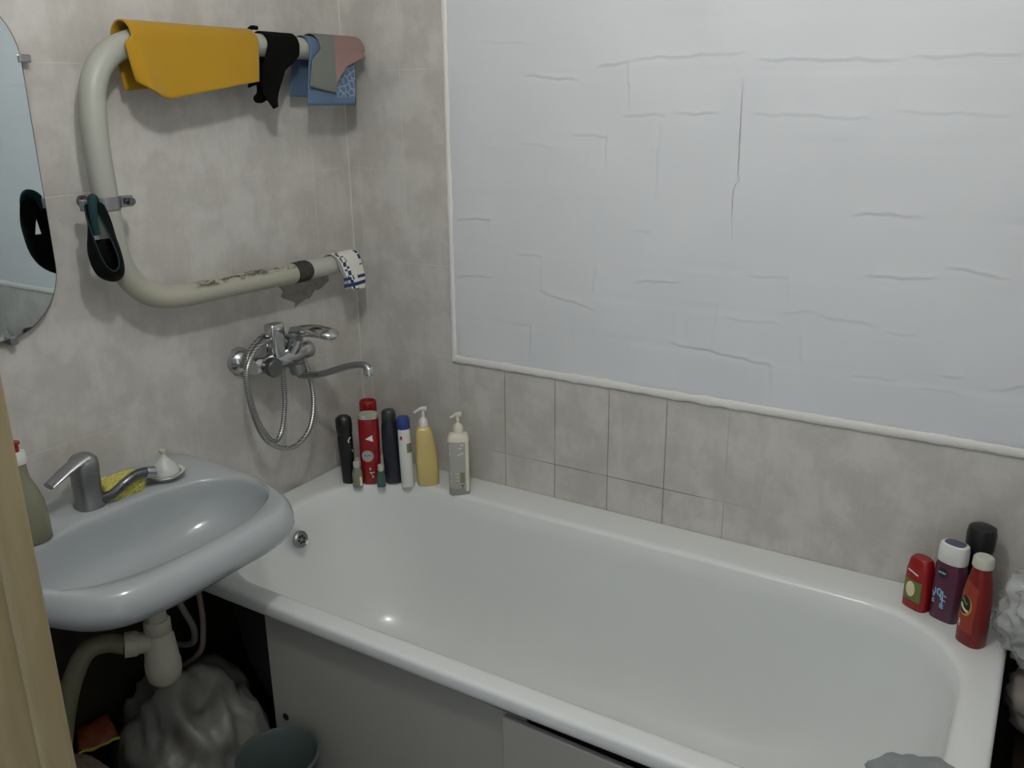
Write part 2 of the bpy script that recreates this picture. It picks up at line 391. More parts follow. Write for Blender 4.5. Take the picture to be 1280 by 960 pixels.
def relief():
    x0, x1, z0, z1 = .338, RX, .937, CZ; dx = .0030
    nx, nz = int((x1-x0)/dx), int((z1-z0)/dx)
    xs = np.linspace(x0, x1, nx+1); zs = np.linspace(z0, z1, nz+1)
    X, Z = np.meshgrid(xs, zs, indexing='ij'); H = np.zeros_like(X)
    rng = np.random.RandomState(5)
    def smooth(a, b, v): t = np.clip((v-a)/(b-a), 0, 1); return t*t*(3-2*t)
    def seg(p, q, amp):
        (ax, az), (bx, bz) = p, q; L = math.hypot(bx-ax, bz-az)+1e-6
        ux, uz = (bx-ax)/L, (bz-az)/L
        s = (X-ax)*ux+(Z-az)*uz; d = -(X-ax)*uz+(Z-az)*ux
        wob = .0016*np.sin(s*61+ax*40)+.0009*np.sin(s*143+az*70)
        if abs(ux) < .5: d = (X-(ax+(bx-ax)*np.clip(s/L, 0, 1)))        # upright ledge: the side towards +x stands out
        elif ux < 0: d = -d
        d = d+wob
        win = smooth(-.02, .015, s)*smooth(L+.02, L-.015, s)
        step = smooth(-.0016, .0016, d)
        return amp*win*(step*np.exp(-np.clip(d, 0, None)/.016)-.6*(1-step)*np.exp(np.clip(d, None, 0)/.005))
    for k, l in enumerate(CREASES):
        a = .0017*(.5+.9*rng.rand())
        for p, q in zip(l[:-1], l[1:]): H += seg(p, q, a)
    # the bigger stones: faint pillow-like blocks
    zrow = z0
    while zrow < z1:
        h = .09+.05*rng.rand(); xx = x0-rng.rand()*.1
        while xx < x1:
            w = .09+.15*rng.rand(); t = .0008*rng.rand()
            H += t*smooth(xx, xx+.02, X)*smooth(xx+w, xx+w-.02, X)*smooth(zrow, zrow+.018, Z)*smooth(zrow+h, zrow+h-.018, Z)
            xx += w
        zrow += h
    ph = rng.rand(6, 4)
    for i in range(6):
        fx, fz = 3+22*ph[i, 0], 3+22*ph[i, 1]
        H += .0007*np.sin(fx*X+6.3*ph[i, 2])*np.sin(fz*Z+6.3*ph[i, 3])
    edge = smooth(0, .02, X-x0)*smooth(0, .02, Z-z0)
    Y = -.006-.0002-H*edge
    co = np.stack([X, Y, Z], -1).reshape(-1, 3)
    idx = np.arange((nx+1)*(nz+1)).reshape(nx+1, nz+1)
    q = np.stack([idx[:-1, :-1], idx[1:, :-1], idx[1:, 1:], idx[:-1, 1:]], -1).reshape(-1, 4)
    me = bpy.data.meshes.new('plaster_panel'); me.vertices.add(len(co)); me.vertices.foreach_set('co', co.ravel())
    me.loops.add(q.size); me.loops.foreach_set('vertex_index', q.ravel())
    me.polygons.add(len(q)); me.polygons.foreach_set('loop_start', np.arange(0, q.size, 4)); me.polygons.foreach_set('loop_total', np.full(len(q), 4))
    me.update(calc_edges=True); me.validate()
    me.materials.append(M['panel']); me.polygons.foreach_set('use_smooth', np.ones(len(q), bool))
    o = bpy.data.objects.new('plaster_panel', me); C.objects.link(o); o.parent = wb
relief()
def crack(path, w):
    P = spline([(a, 0, c) for a, c in path], 6); v, f = [], []
    for i, p in enumerate(P):
        k = w*(.35+.9*abs(noise.noise(Vector((i*.7, 1, 2)))))*ss(0, 3, i)*ss(len(P)-1, len(P)-6, i)+.0002
        jx = .0018*noise.noise(Vector((i*.45, 4, 9)))
        v += [(p.x-k+jx, -.0098, p.z), (p.x+k+jx, -.0098, p.z)]
    f = [(2*i, 2*i+1, 2*i+3, 2*i+2) for i in range(len(P)-1)]
    return v, f
mk('crack', *crack(CRACK, .0007), plain('crack_grey', 'a1a4a5', .9), bpy.data.objects['plaster_panel'], world=False, smooth=False)  # thin grey ribbon marking the crack line in the plaster
def bead(path, wid, seed):
    """hand-smeared filler bead of uneven width along the panel's edge"""
    def sec(i, p, along):
        w = wid*(1+.35*noise.noise(Vector((i*.21, seed, 0)))+.18*noise.noise(Vector((i*.9, seed, 4)))); out = []
        for k in range(9):
            a = PI*k/8
            off = -w*math.cos(a); h = .001+.009*math.sin(a)**.7
            out.append((p[0]+(0 if along else off), -h, p[1]+(off if along else 0)))
        return out
    rs = [sec(i, p, a) for i, (p, a) in enumerate(path)]
    return rings(rs, True, True, False)
struct(mk('trim_1', *bead([((.331, .932+i*.008), False) for i in range(196)], .0085, 2.3), M['trim']))
struct(mk('trim_2', *bead([((.326+i*.008, .937), True) for i in range(222)], .0115, 5.1), M['trim']))
# broken plaster below the lower heating pipe
def patch(u, v):
    y = -.300+.19*u+.03*(1-u)*noise.noise(Vector((v*3, 7, 1)))+.05*(1-u)*(1-v); lo = 1.085+.045*u+.012*noise.noise(Vector((u*6, 0, 2))); hi = 1.160+.006*u+.008*noise.noise(Vector((u*9, 3, 2)))
    x = .0015+.006*abs(noise.noise(Vector((u*9, v*5, 1))))
    if u in (0, 1) or v in (0, 1): x = -.001
    return (x, y, lo+(hi-lo)*v)
mk('broken_plaster', *grid(patch, 24, 12), M['cement'], wl)
# door frame: wide painted board with a rounded bead at its inner edge
dfm = mk('door_1', *join(box(.935, .949, -1.72, -1.525, 0, 2.05), box(.949, 1.795, -1.70, -1.5, 2.03, 2.05), box(1.795, 1.82, -1.70, -1.5, 0, 2.05)), M['wood'], smooth=False)
struct(dfm)
o = mk('inner_bead', *box(.915, .953, -1.530, -1.498, 0, 2.05), M['wood'], dfm, smooth=False); bevel(o, .006, 3)

# ------------------------------------------------------------------ bath
bath = thing('bathtub', 'long white enamelled bath built in along the tiled wall', 'bathtub', (.85, -.38, 0))
rs = [rrect(.03, 1.665, -.735, -.03, .05, .571), rrect(.006, 1.686, -.755, -.005, .05, .572), rrect(.003, 1.689, -.758, -.002, .05, .575), rrect(.002, 1.690, -.759, -.002, .05, .580),
      rrect(.002, 1.690, -.759, -.002, .05, .594), rrect(.003, 1.689, -.758, -.003, .05, .5972), rrect(.0055, 1.6865, -.7555, -.005, .049, .5992), rrect(.009, 1.683, -.752, -.007, .048, .600), rrect(.014, 1.678, -.747, -.012, .047, .600)]
T0, T1 = (.088, 1.632, -.712, -.118, .215), (.26, 1.28, -.575, -.245, .16)
def lerp(f): return tuple(a+(b-a)*f for a, b in zip(T0, T1))
rs.append(rrect(.068, 1.652, -.728, -.102, .22, .5998)); rs.append(rrect(.076, 1.644, -.721, -.108, .219, .599))
rs.append(rrect(.083, 1.637, -.7155, -.1145, .217, .5965))
for k in range(0, 15):
    a = PI/2*k/14
    h = 1-math.cos(a)**.85; z = .592-.40*math.sin(a)**1.0
    rs.append(rrect(*lerp(h), z))
v, f = rings(rs, False, True)
o = mk('basin', v, f, M['enamel'], bath, sharp=60); solid(o, .006, 0)
sh = [rrect(.05, 1.655, -.722, -.08, .15, .566), rrect(.075, 1.646, -.722, -.104, .22, .560)]
for k in range(0, 13):
    a = PI/2*k/12; q = lerp(1-math.cos(a)**.85)
    sh.append(rrect(q[0]-.013, q[1]+.013, q[2]-.013, q[3]+.013, q[4]+.01, .556-.40*math.sin(a)))
mk('outer_shell', *rings(sh, False, True), M['shell'], bath, sharp=60)
ovc = Vector((.1155, -.405, .522)); nrm = Vector((.97, 0, .24)).normalized()
ov = mk('overflow_grille', *axcyl(ovc-nrm*.006, ovc+nrm*.006, [(0, .001), (0, .0225), (.7, .0225), (1, .019), (.8, .016), (.7, .0155), (.7, .001)]), M['chrome_dull'], bath)
hv = []
for k in range(6):
    a = 2*PI*k/6; t = Vector((0, 1, 0)); w = nrm.cross(t); c = ovc+nrm*.0026+(.009*math.cos(a))*t+(.009*math.sin(a))*w
    hv.append(axcyl(c, c+nrm*.0012, [(0, .0032), (1, .0032), (1, .0001)], 12))
mk('hole', *join(*hv), M['apron_dark'], ov)
mk('drain_ring', *lathe(.42, -.41, [(.001, .190), (.035, .190), (.033, .195), (.02, .194), (.018, .192), (.001, .192)]), M['chrome_dull'], bath)

def bath_screen(x0, x1, yf, zl, zr, label):
    v, f = box(x0, x1, yf, yf+.012, .0, 1)
    v = [(a, b, c if c == 0 else (zl if a == x0 else zr)) for a, b, c in v]
    t = thing('bath_screen', label, 'screen', ((x0+x1)/2, yf, 0), 'panels closing the side of the bath')
    bevel(mk('board', v, f, M['apron'], t, smooth=False), .002); return t
p = bath_screen(.337, .985, -.738, .566, .548, 'pale grey bath side screen with a small dark finger hole, nearest the washbasin')
c = Vector((.372, -.739, .308))
mk('finger_hole', *axcyl(c, c+Vector((0, .002, 0)), [(0, .0001), (0, .0085), (1, .0085), (1, .0001)], 20), M['apron_dark'], p)
bath_screen(.945, 1.685, -.752, .549, .532, 'plain pale grey bath side screen without a hole, overlapping its neighbour')

# ------------------------------------------------------------------ washbasin
sink = thing('washbasin', 'white ceramic washbasin on the tiled wall overhanging the bath corner', 'washbasin', (.0, -.93, .70))
SC = Vector((.255, -.93)); SN = 72
half = [(.0, .286), (.06, .293), (.15, .296), (.25, .290), (.335, .268), (.404, .242), (.449, .198), (.467, .14), (.471, .07), (.472, 0)]
sp = [(p.x, p.y) for p in spline([(a, b, 0) for a, b in half], 8)]
poly = sp+[(a, -b) for a, b in reversed(sp[:-1])]
def radial(poly, c):
    out = []
    for k in range(SN):
        t = 2*PI*k/SN; dx, dy = math.cos(t), math.sin(t); best = 0
        for i in range(len(poly)):
            (x1, y1), (x2, y2) = poly[i], poly[(i+1) % len(poly)]
            x1 -= c; x2 -= c; den = dx*(y2-y1)-dy*(x2-x1)
            if abs(den) < 1e-9: continue
            s = (x1*(y2-y1)-y1*(x2-x1))/den; w = (x1*dy-y1*dx)/den
            if s > 0 and -1e-6 <= w <= 1+1e-6: best = max(best, s)
        out.append(best)
    return out
RO = radial(poly, .255)
def sinkring(R, z, inset=0, keep=True, scale=1.):
    out = []
    for k in range(SN):
        t = 2*PI*k/SN; r = max(.012, R[k]*scale-inset); x = SC.x+r*math.cos(t); y = SC.y+r*math.sin(t)
        if keep and SC.x+R[k]*math.cos(t) < .004: y = SC.y+(R[k]*math.sin(t)); x = .0015; 
        out.append((x, y if abs(y-SC.y) < .296-inset else SC.y+math.copysign(.296-inset, y-SC.y), z))
    return out
bp = []
for k in range(160):
    t = 2*PI*k/160; c, s = math.cos(t), math.sin(t)
    bp.append((.284+.134*math.copysign(abs(c)**(2/2.4), c), .243*math.copysign(abs(s)**(2/2.4), s)))
RB = radial(bp, .255)
rs = [sinkring(RB, .668, 0, False, .18), sinkring(RB, .685, 0, False, .50), sinkring(RB, .715, 0, False, .78), sinkring(RB, .758, 0, False, .93), sinkring(RO, .766, .034), sinkring(RO, .7655, .022), sinkring(RO, .767, .017), sinkring(RO, .7715, .013),
      sinkring(RO, .785, .0045), sinkring(RO, .800, .0045), sinkring(RO, .812, .0075), sinkring(RO, .821, .0125), sinkring(RO, .8275, .0180), sinkring(RO, .8312, .0235), sinkring(RO, .8330, .030),
      sinkring(RB, .8325, -.006, False), sinkring(RB, .830, -.003, False), sinkring(RB, .824, .001, False)]
for k in range(1, 10):
    a = PI/2*k/9; rs.append(sinkring(RB, .822-.118*math.sin(a), 0, False, max(.1, math.cos(a)**.55)))
mk('bowl', *rings(rs, True, True), M['sink'], sink, sharp=55)
mk('waste_ring', *lathe(SC.x, SC.y, [(.001, .704), (.022, .704), (.021, .708), (.014, .7075), (.001, .706)], 24), M['chrome_dull'], sink)

# siphon, drain hose and supply hoses under the basin
trap = thing('bottle_trap', 'white plastic bottle trap hanging under the washbasin', 'drain trap', (.275, -.93, .48))
TX, TY = .275, -.948
mk('neck', *lathe(TX, TY, [(.001, .69), (.019, .69), (.019, .60), (.001, .60)]), M['trap_plastic'], trap)
mk('nut', *lathe(TX, TY, [(.001, .638), (.022, .638), (.0255, .634), (.0255, .610), (.022, .606), (.001, .606)], 12), M['trap_plastic'], trap)
mk('cup', *lathe(TX, TY, [(.001, .608), (.024, .608), (.0285, .597), (.033, .545), (.0345, .542), (.0345, .525), (.031, .506), (.020, .494), (.001, .492)]), M['trap_plastic'], trap)
mk('outlet', *tube(spline([(TX-.005, TY-.012, .592), (TX-.02, TY-.03, .594), (TX-.035, TY-.052, .597)], 5), lambda t: .021+.004*ss(.5, .6, t)), M['trap_plastic'], trap)
hp = spline([(TX-.034, TY-.050, .597), (.215, -1.02, .604), (.20, -1.052, .600), (.195, -1.082, .562), (.185, -1.103, .497), (.17, -1.118, .41), (.14, -1.135, .30), (.10, -1.15, .15), (.09, -1.155, -.002)], 30)
o = mk('drain_hose', *tube(hp, lambda t: .0185, 16), M['drain_plastic']); tag(o, 'thick olive grey drain hose arching from the bottle trap down to the floor', 'drain hose')
o = mk('supply_hose', *tube(spline([(.19, -.86, .70), (.185, -.845, .63), (.18, -.82, .56), (.18, -.80, .50), (.14, -.785, .44), (.02, -.78, .40)], 14), .0068), M['braid']); tag(o, 'grey braided supply hose slanting down behind the bottle trap', 'water hose', 'supply hoses under the washbasin')
o = mk('supply_hose', *tube(spline([(.17, -.790, .72), (.178, -.780, .62), (.18, -.774, .54), (.18, -.778, .478), (.17, -.786, .43), (.10, -.79, .37), (.02, -.79, .34)], 14), .0062), M['pink_hose']); tag(o, 'thin pinkish supply hose hanging upright next to the bath end', 'water hose', 'supply hoses under the washbasin')

# ------------------------------------------------------------------ clutter on the floor
o = mk('carrier_bag', *lump((.172, -.828, .15), (.160, .145, .245), .30, .95, 6.4, 5, .0), M['bag'], sharp=180)
tag(o, 'big crumpled whitish carrier bag with faint pink print under the washbasin', 'plastic bag')
# bucket
bk = thing('bucket', 'small grey green plastic bucket standing against the bath panel', 'bucket', (.462, -.848, 0))
BX, BY = .462, -.848
mk('pail', *lathe(BX, BY, [(.001, .002), (.058, .002), (.078, .318), (.084, .320), (.085, .327), (.080, .330), (.076, .324), (.056, .01), (.001, .008)], 40), M['bucket'], bk)
hb = [(BX+.086*math.cos(a), BY-.075*math.sin(a), .300-.06*math.sin(a)) for a in [PI*k/24 for k in range(25)]]
mk('bail_handle', *tube(hb, .0026, 8), M['chrome_dull'], bk)
# dark box with a packet, a cloth and a jar on it
cn = thing('storage_box', 'dark low storage box on the floor under the washbasin', 'box', (.10, -1.0, 0))
o = mk('box_body', *box(.012, .20, -1.095, -1.005, 0, .232), M['black_matte'], cn, smooth=False); bevel(o, .008, 3)
o = mk('box_lid', *box(.007, .205, -1.10, -1.0, .232, .255), M['black_plastic'], cn, smooth=False); bevel(o, .006, 3)
def pk(u, v):
    p = Vector((.060, -1.030, .283)).lerp(Vector((.100, -.960, .292)), u); q = Vector((.012, -1.0, .300)).lerp(Vector((.040, -.945, .318)), u)
    c = p.lerp(q, v); c.z += .010*math.sin(PI*v)+.006*noise.noise(Vector((u*4, v*4, 0))); return tuple(c)
pkt = thing('foil_packet', 'orange foil packet with a yellow edge lying under the washbasin', 'packet', (.06, -.98, .26))
o = mk('wrapper', *grid(pk, 16, 10), M['packet'], pkt); solid(o, .010)
def pe(u, v):
    p = Vector(pk(u*1.1-.05, 0)); return (p.x+.006*(1-v)+.002, p.y-.006*(1-v), p.z+.006+.002*math.sin(v*PI))
o = mk('yellow_edge', *grid(pe, 16, 3), M['packet_edge'], pkt); solid(o, .004)
o = mk('cloth_heap', *lump((.135, -1.062, .283), (.085, .034, .035), .20, 2.1, 9.4, 4, .256), M['pinkcloth'], sharp=180); tag(o, 'dusty pink cloth heap in front of the orange packet', 'cloth')
jr = thing('plastic_jar', 'pale grey plastic jar beside the orange packet', 'jar', (.034, -1.068, .255))
mk('jar_body', *lathe(.034, -1.068, [(.001, .2555), (.022, .2555), (.025, .26), (.025, .325), (.020, .335), (.001, .336)]), M['grey_glass'], jr)
mk('jar_lid', *lathe(.034, -1.068, [(.001, .334), (.022, .334), (.0225, .350), (.020, .353), (.001, .354)]), M['cap_grey'], jr)

# ------------------------------------------------------------------ heated pipe
pipe = thing('heating_pipe', 'cream painted bent heating pipe loop on the tiled wall', 'pipe', (0, -.45, 1.45))
PX = .075
pp = [(-.002, -.070, 1.704), (.035, -.072, 1.705), (.060, -.088, 1.706), (.072, -.115, 1.708), (PX, -.16, 1.711), (PX, -.32, 1.714), (PX, -.50, 1.716), (PX, -.62, 1.714), (PX, -.69, 1.704), (PX, -.742, 1.680), (PX, -.775, 1.64), (PX, -.788, 1.59),
      (PX, -.792, 1.52), (PX, -.790, 1.43), (PX, -.786, 1.34), (PX, -.777, 1.288), (PX, -.752, 1.243), (PX, -.712, 1.213), (PX, -.65, 1.200), (PX, -.56, 1.198), (PX, -.44, 1.196), (PX, -.315, 1.194)]
mk('painted_run', *tube(spline(pp, 8), .0242, 22), M['pipe'], pipe)
mk('threaded_joint', *axcyl((PX, -.315, 1.194), (PX, -.262, 1.194), [(0, .001), (0, .0225), (.1, .0255), (.2, .022), (.32, .026), (.45, .0215), (.58, .0265), (.7, .022), (.82, .026), (.95, .022), (1, .022), (1, .001)]), M['rust'], pipe)
mk('bare_run', *tube(spline([(PX, -.263, 1.194), (PX, -.20, 1.1935), (.073, -.150, 1.193), (.060, -.122, 1.193), (.035, -.106, 1.193), (-.002, -.104, 1.193)], 8), .0235, 22), M['grey_pipe'], pipe)
cl = thing('pipe_clamp', 'dull metal clamp round the upright run of the heating pipe', 'clamp', (0, -.80, 1.41))
mk('band', *lathe(PX, -.791, [(.0243, 1.398), (.0275, 1.398), (.0275, 1.422), (.0243, 1.422)], 32), M['chrome_dull'], cl)
for s in (-1, 1):
    o = mk('lug', *box(PX-.006+.004, PX+.008+.004, -.791+s*.0265-(.028 if s < 0 else 0), -.791+s*.0265+(.028 if s > 0 else 0), 1.399, 1.421), M['chrome_dull'], cl, smooth=False); bevel(o, .002)
    mk('bolt', *axcyl((PX-.012, -.791+s*.042, 1.41), (PX+.026, -.791+s*.042, 1.41), [(0, .001), (0, .007), (.2, .007), (.2, .004), (.8, .004), (.8, .0075), (1, .007), (1, .001)], 12), M['chrome_dark'], cl)
mk('wall_stud', *axcyl((.0, -.791, 1.41), (PX-.022, -.791, 1.41), [(0, .001), (0, .012), (.12, .012), (.12, .005), (1, .005), (1, .001)], 16), M['chrome_dark'], cl)

# black loop strap with teal binding hanging from the clamp bolt
st = thing('hanging_strap', 'black looped scrubbing strap with teal edge hanging from the pipe clamp', 'strap', (.11, -.83, 1.41))
RF = [(-.866, 1.414), (-.868, 1.394), (-.867, 1.365), (-.862, 1.335), (-.852, 1.306), (-.837, 1.290), (-.824, 1.296), (-.822, 1.317), (-.831, 1.356), (-.841, 1.391), (-.851, 1.416)]
RBK = [(-.838, 1.409), (-.846, 1.384), (-.857, 1.348), (-.862, 1.318), (-.851, 1.283), (-.825, 1.266), (-.802, 1.268), (-.793, 1.289), (-.802, 1.341), (-.811, 1.382), (-.821, 1.410)]
n_ = len(RF)
wf = [.20, .45, .85, 1, 1, 1, 1, .95, .75, .4, .2]
fr = spline([(.118+.018*w, a, b) for (a, b), w in zip(RF, wf)], 8); bk_ = spline([(.116-.010*w, a, b) for (a, b), w in zip(RBK, wf)], 8)
sv = []; NC = 6
for p, q in zip(bk_, fr):
    for k in range(NC+1):
        t = k/NC; c = p.lerp(q, t); sv.append(c)
ctr = Vector((.125, -.838, 1.325))
sv = [c+(c-ctr).normalized()*.006*math.sin(PI*(i % (NC+1))/NC) for i, c in enumerate(sv)]
sf = [(i*(NC+1)+k, (i+1)*(NC+1)+k, (i+1)*(NC+1)+k+1, i*(NC+1)+k+1) for i in range(len(fr)-1) for k in range(NC)]
o = mk('band', sv, sf, M['black_strap'], st); solid(o, .003, 0)
low = [p for p in bk_ if p.z < 1.350]
o = mk('pouch_back', low, [tuple(range(len(low)))], M['black_strap'], st); solid(o, .003, 0)
mk('binding', *tube(fr, .0016, 8), M['teal'], st)
mk('hanging_loop', *tube(spline([(PX+.022, -.835, 1.398), (.113, -.838, 1.420), (.124, -.850, 1.426), (.130, -.856, 1.410), (.128, -.856, 1.385), (.127, -.853, 1.360)], 8), lambda t: .0085-.003*abs(t-.4), 10), M['teal'], st)

# ------------------------------------------------------------------ cloths on the pipe
def table(tb, w):
    if w <= tb[0][0]: return tb[0][1]
    for (a, p), (b, q) in zip(tb[:-1], tb[1:]):
        if w <= b: return p+(q-p)*ss(0, 1, (w-a)/(b-a)) if False else p+(q-p)*(w-a)/(b-a)
    return tb[-1][1]
def drape(L, R_, zc, rad, zf, zb, flare=.012, nu=48, nv=36, wave=.004, seed=1., bulge=None):
    """cloth hung over a pipe: u runs from the back hem over the pipe to the front hem, v along the pipe;
    L and R_ give the two side edges, from the back hem (-1) over the crest (0) to the front hem (1)"""
    def fn(u, v):
        zbk, zfr = table(zb, v), table(zf, v); Lb, La, Lf = zc-zbk, PI*rad, zc-zfr; s = u*(Lb+La+Lf)
        if s < Lb: w = -(1-s/Lb)
        elif s < Lb+La: w = 0
        else: w = (s-Lb-La)/Lf
        y = table(L, w); y += (table(R_, w)-y)*v
        wob = wave*noise.noise(Vector((y*16, s*9, seed)))
        if w < 0: x, z = PX-rad+.35*wob*-w, zbk+s
        elif w == 0: a = PI-(s-Lb)/rad; x, z = PX+rad*math.cos(a), zc+rad*math.sin(a)
        else: x, z = PX+rad+(flare+wob)*w+(bulge(v, w) if bulge else 0), zc-(s-Lb-La)
        return (x, y, z)
    return grid(fn, nu, nv)
GP = 'cloths drying on the pipe'
yt = thing('yellow_towel', 'stiff yellow floor cloth folded over the upper heating pipe', 'cloth', (PX, -.58, 1.715), GP)
o = mk('cloth', *drape([(-1, -.692), (0, -.707), (.15, -.724), (.8, -.716), (1, -.712)], [(-1, -.40), (0, -.388), (1, -.408)], 1.7145, .0290,
       [(0, 1.634), (.06, 1.618), (.13, 1.606), (.22, 1.600), (.55, 1.616), (1, 1.636)], [(0, 1.617), (1, 1.64)], .014, 50, 48, .004, 2.,
       lambda v, w: .012*w*math.exp(-((v-.085)/.055)**2)-.010*w*ss(.05, 0, v)), M['yellow_cloth'], yt); solid(o, .003, 1)
rg = thing('black_rag', 'small black rag with two dangling tails on the upper pipe', 'rag', (PX, -.33, 1.715), GP)
o = mk('rag', *drape([(-1, -.375), (0, -.356), (.4, -.380), (.75, -.386), (1, -.380)], [(-1, -.325), (-.3, -.29), (0, -.262), (.15, -.268), (.4, -.316), (.7, -.330), (1, -.346)], 1.7145, .0300,
       [(0, 1.606), (.45, 1.580), (1, 1.584)], [(0, 1.625), (1, 1.64)], .010, 44, 30, .030, 8.), M['black_cloth'], rg); solid(o, .005, 1)
tl = [(PX-.022, -.352, 1.680), (PX-.022, -.338, 1.645), (PX-.020, -.336, 1.622), (PX-.012, -.352, 1.606), (PX-.004, -.375, 1.600)]
mk('tail', *tube(spline(tl, 6), lambda t: .011+.006*math.sin(t*PI)-.002*t, 10), M['black_cloth'], rg)
nb = [(PX+.004, -.393, 1.735), (PX+.004, -.385, 1.746), (PX+.002, -.374, 1.750), (PX, -.36, 1.750)]
mk('knot_end', *tube(spline(nb, 5), .0048, 8), M['black_cloth'], rg)
bl = thing('blue_cloth', 'blue patterned cleaning cloth on the upper pipe by the corner', 'cloth', (PX, -.17, 1.71), GP)
o = mk('cloth', *drape([(-1, -.246), (-.5, -.236), (0, -.228), (.2, -.238), (1, -.266)], [(-1, -.09), (0, -.070), (1, -.101)], 1.711, .0285, [(0, 1.585), (1, 1.584)], [(0, 1.606), (1, 1.60)], .016, 42, 28, .007, 4.), M['blue_cloth'], bl); solid(o, .0025, 1)
gp = thing('grey_pink_cloth', 'folded grey cloth with a pink end lying over the blue cloth', 'cloth', (PX, -.13, 1.72), GP)
o = mk('cloth', *drape([(-1, -.20), (0, -.199), (.3, -.236), (1, -.260)], [(-1, -.05), (0, -.043), (.3, -.056), (1, -.060)], 1.711, .0345,
       [(0, 1.627), (.43, 1.612), (.47, 1.640), (.65, 1.672), (1, 1.697)], [(0, 1.69), (1, 1.69)], .016, 42, 60, .004, 6.), M['greypink'], gp); solid(o, .0025, 1)
sr = thing('striped_rag', 'white rag with dark blue stripes and dots over the lower pipe', 'rag', (PX, -.13, 1.2), GP)
o = mk('rag', *drape([(-1, -.17), (0, -.182), (.5, -.170), (1, -.176)], [(-1, -.10), (0, -.092), (.5, -.090), (1, -.098)], 1.193, .0262, [(0, 1.131), (1, 1.122)], [(0, 1.168), (1, 1.17)], .010, 40, 24, .014, 11.), M['striped'], sr); solid(o, .0025, 1)

# ------------------------------------------------------------------ mirror
mr = thing('wall_mirror', 'frameless mirror with rounded corners clipped to the tiled wall', 'mirror', (0, -1.12, 1.5))
def mo(x, i=0): return [(x, p[0], p[1]) for p in rrect(-1.36+i, -.878-i, 1.174+i, 1.79-i, .125-i, 0, 14)]
v, f = rings([mo(.0145), mo(.0195)], True, False); mk('backing', v, f, M['mirror_edge'], mr)
mk('glass', *rings([mo(.0190, .0005), mo(.0200, .0015)], True, True), M['mirror'], mr, sharp=20)
for y, z, dy, dz in ((-.878, 1.672, 1, 0), (-.985, 1.174, 0, -1), (-1.25, 1.174, 0, -1)):
    o = mk('clip', *box(.0, .0245, y-.007 if not dy else y-.006, y+.007 if not dy else y+.016, z-.007 if dy else z-.010, z+.007 if dy else z+.006), M['chrome_dull'], mr, smooth=False); bevel(o, .002)

# ------------------------------------------------------------------ bath mixer on the wall
mx = thing('bath_mixer', 'chrome wall mixer with lever, long spout and coiled shower hose', 'tap', (0, -.37, 1.0))
ZM = .995
for y in (-.447, -.297):
    mk('escutcheon', *axcyl((0, y, ZM), (.035, y, ZM), [(0, .001), (0, .034), (.25, .033), (.6, .024), (.75, .017), (1, .016), (1, .001)]), M['chrome'], mx)
    mk('wall_nut', *axcyl((.030, y, ZM), (.058, y, ZM), [(0, .001), (0, .018), (.1, .0195), (.9, .0195), (1, .018), (1, .001)], 8), M['chrome_dull'], mx)
mk('body', *axcyl((.074, -.470, ZM), (.074, -.275, ZM), [(0, .001), (0, .020), (.03, .0225), (.12, .0225), (.14, .0205), (.26, .0225), (.45, .028), (.65, .029), (.8, .0225), (.88, .0225), (.97, .0225), (1, .018), (1, .001)]), M['chrome'], mx)
mk('diverter_knob', *axcyl((.088, -.432, ZM-.004), (.118, -.436, ZM-.006), [(0, .001), (0, .014), (.25, .014), (.28, .0225), (.85, .0235), (1, .020), (1, .001)]), M['chrome_dark'], mx)
o = mk('handset_bracket', *rings([sring(.082, -.398, z, a, b, 4, 28) for z, a, b in ((1.005, .014, .017), (1.02, .017, .021), (1.070, .018, .022), (1.083, .018, .022), (1.086, .016, .020))]), M['chrome'], mx)
mk('cartridge', *axcyl((.078, -.352, 1.004), (.108, -.350, 1.046), [(0, .001), (0, .021), (.5, .021), (.8, .019), (1, .016), (1, .001)]), M['chrome'], mx)
# lever: long flattened oval pointing into the room
lv = []
for k in range(13):
    t = k/12; w = .010+.014*ss(0, .45, t)*1.0; w *= math.sqrt(max(0.0004, 1-max(0, (t-.72)/.28)**2)); h = .009*(1-.15*t)*math.sqrt(max(0.0004, 1-max(0, (t-.8)/.2)**2))
    cx, cz = .085+.150*t, 1.052+.010*math.sin(t*PI)
    lv.append([(cx, -.345+1.15*w*math.cos(2*PI*j/24), cz+1.75*h*math.sin(2*PI*j/24)+.06*(cx-.085)) for j in range(24)])
mk('lever', *rings(lv), M['chrome'], mx)
mk('spout_nut', *axcyl((.078, -.330, .988), (.080, -.330, .942), [(0, .001), (0, .015), (.35, .016), (.4, .020), (.85, .020), (1, .017), (1, .001)], 16), M['chrome_dull'], mx)
sp_ = [(.080, -.330, .956), (.080, -.330, .945), (.088, -.330, .940), (.115, -.330, .943), (.17, -.330, .957), (.23, -.330, .980), (.275, -.330, .994), (.298, -.330, .997), (.310, -.330, .992), (.314, -.330, .985)]
so = mk('spout', *tube(spline(sp_, 6), lambda t: .0082, 14), M['chrome_dull'], mx)
mk('aerator', *axcyl((.312, -.330, .994), (.314, -.330, .974), [(0, .001), (0, .0095), (.15, .0115), (1, .0115), (1, .001)], 16), M['chrome'], so)
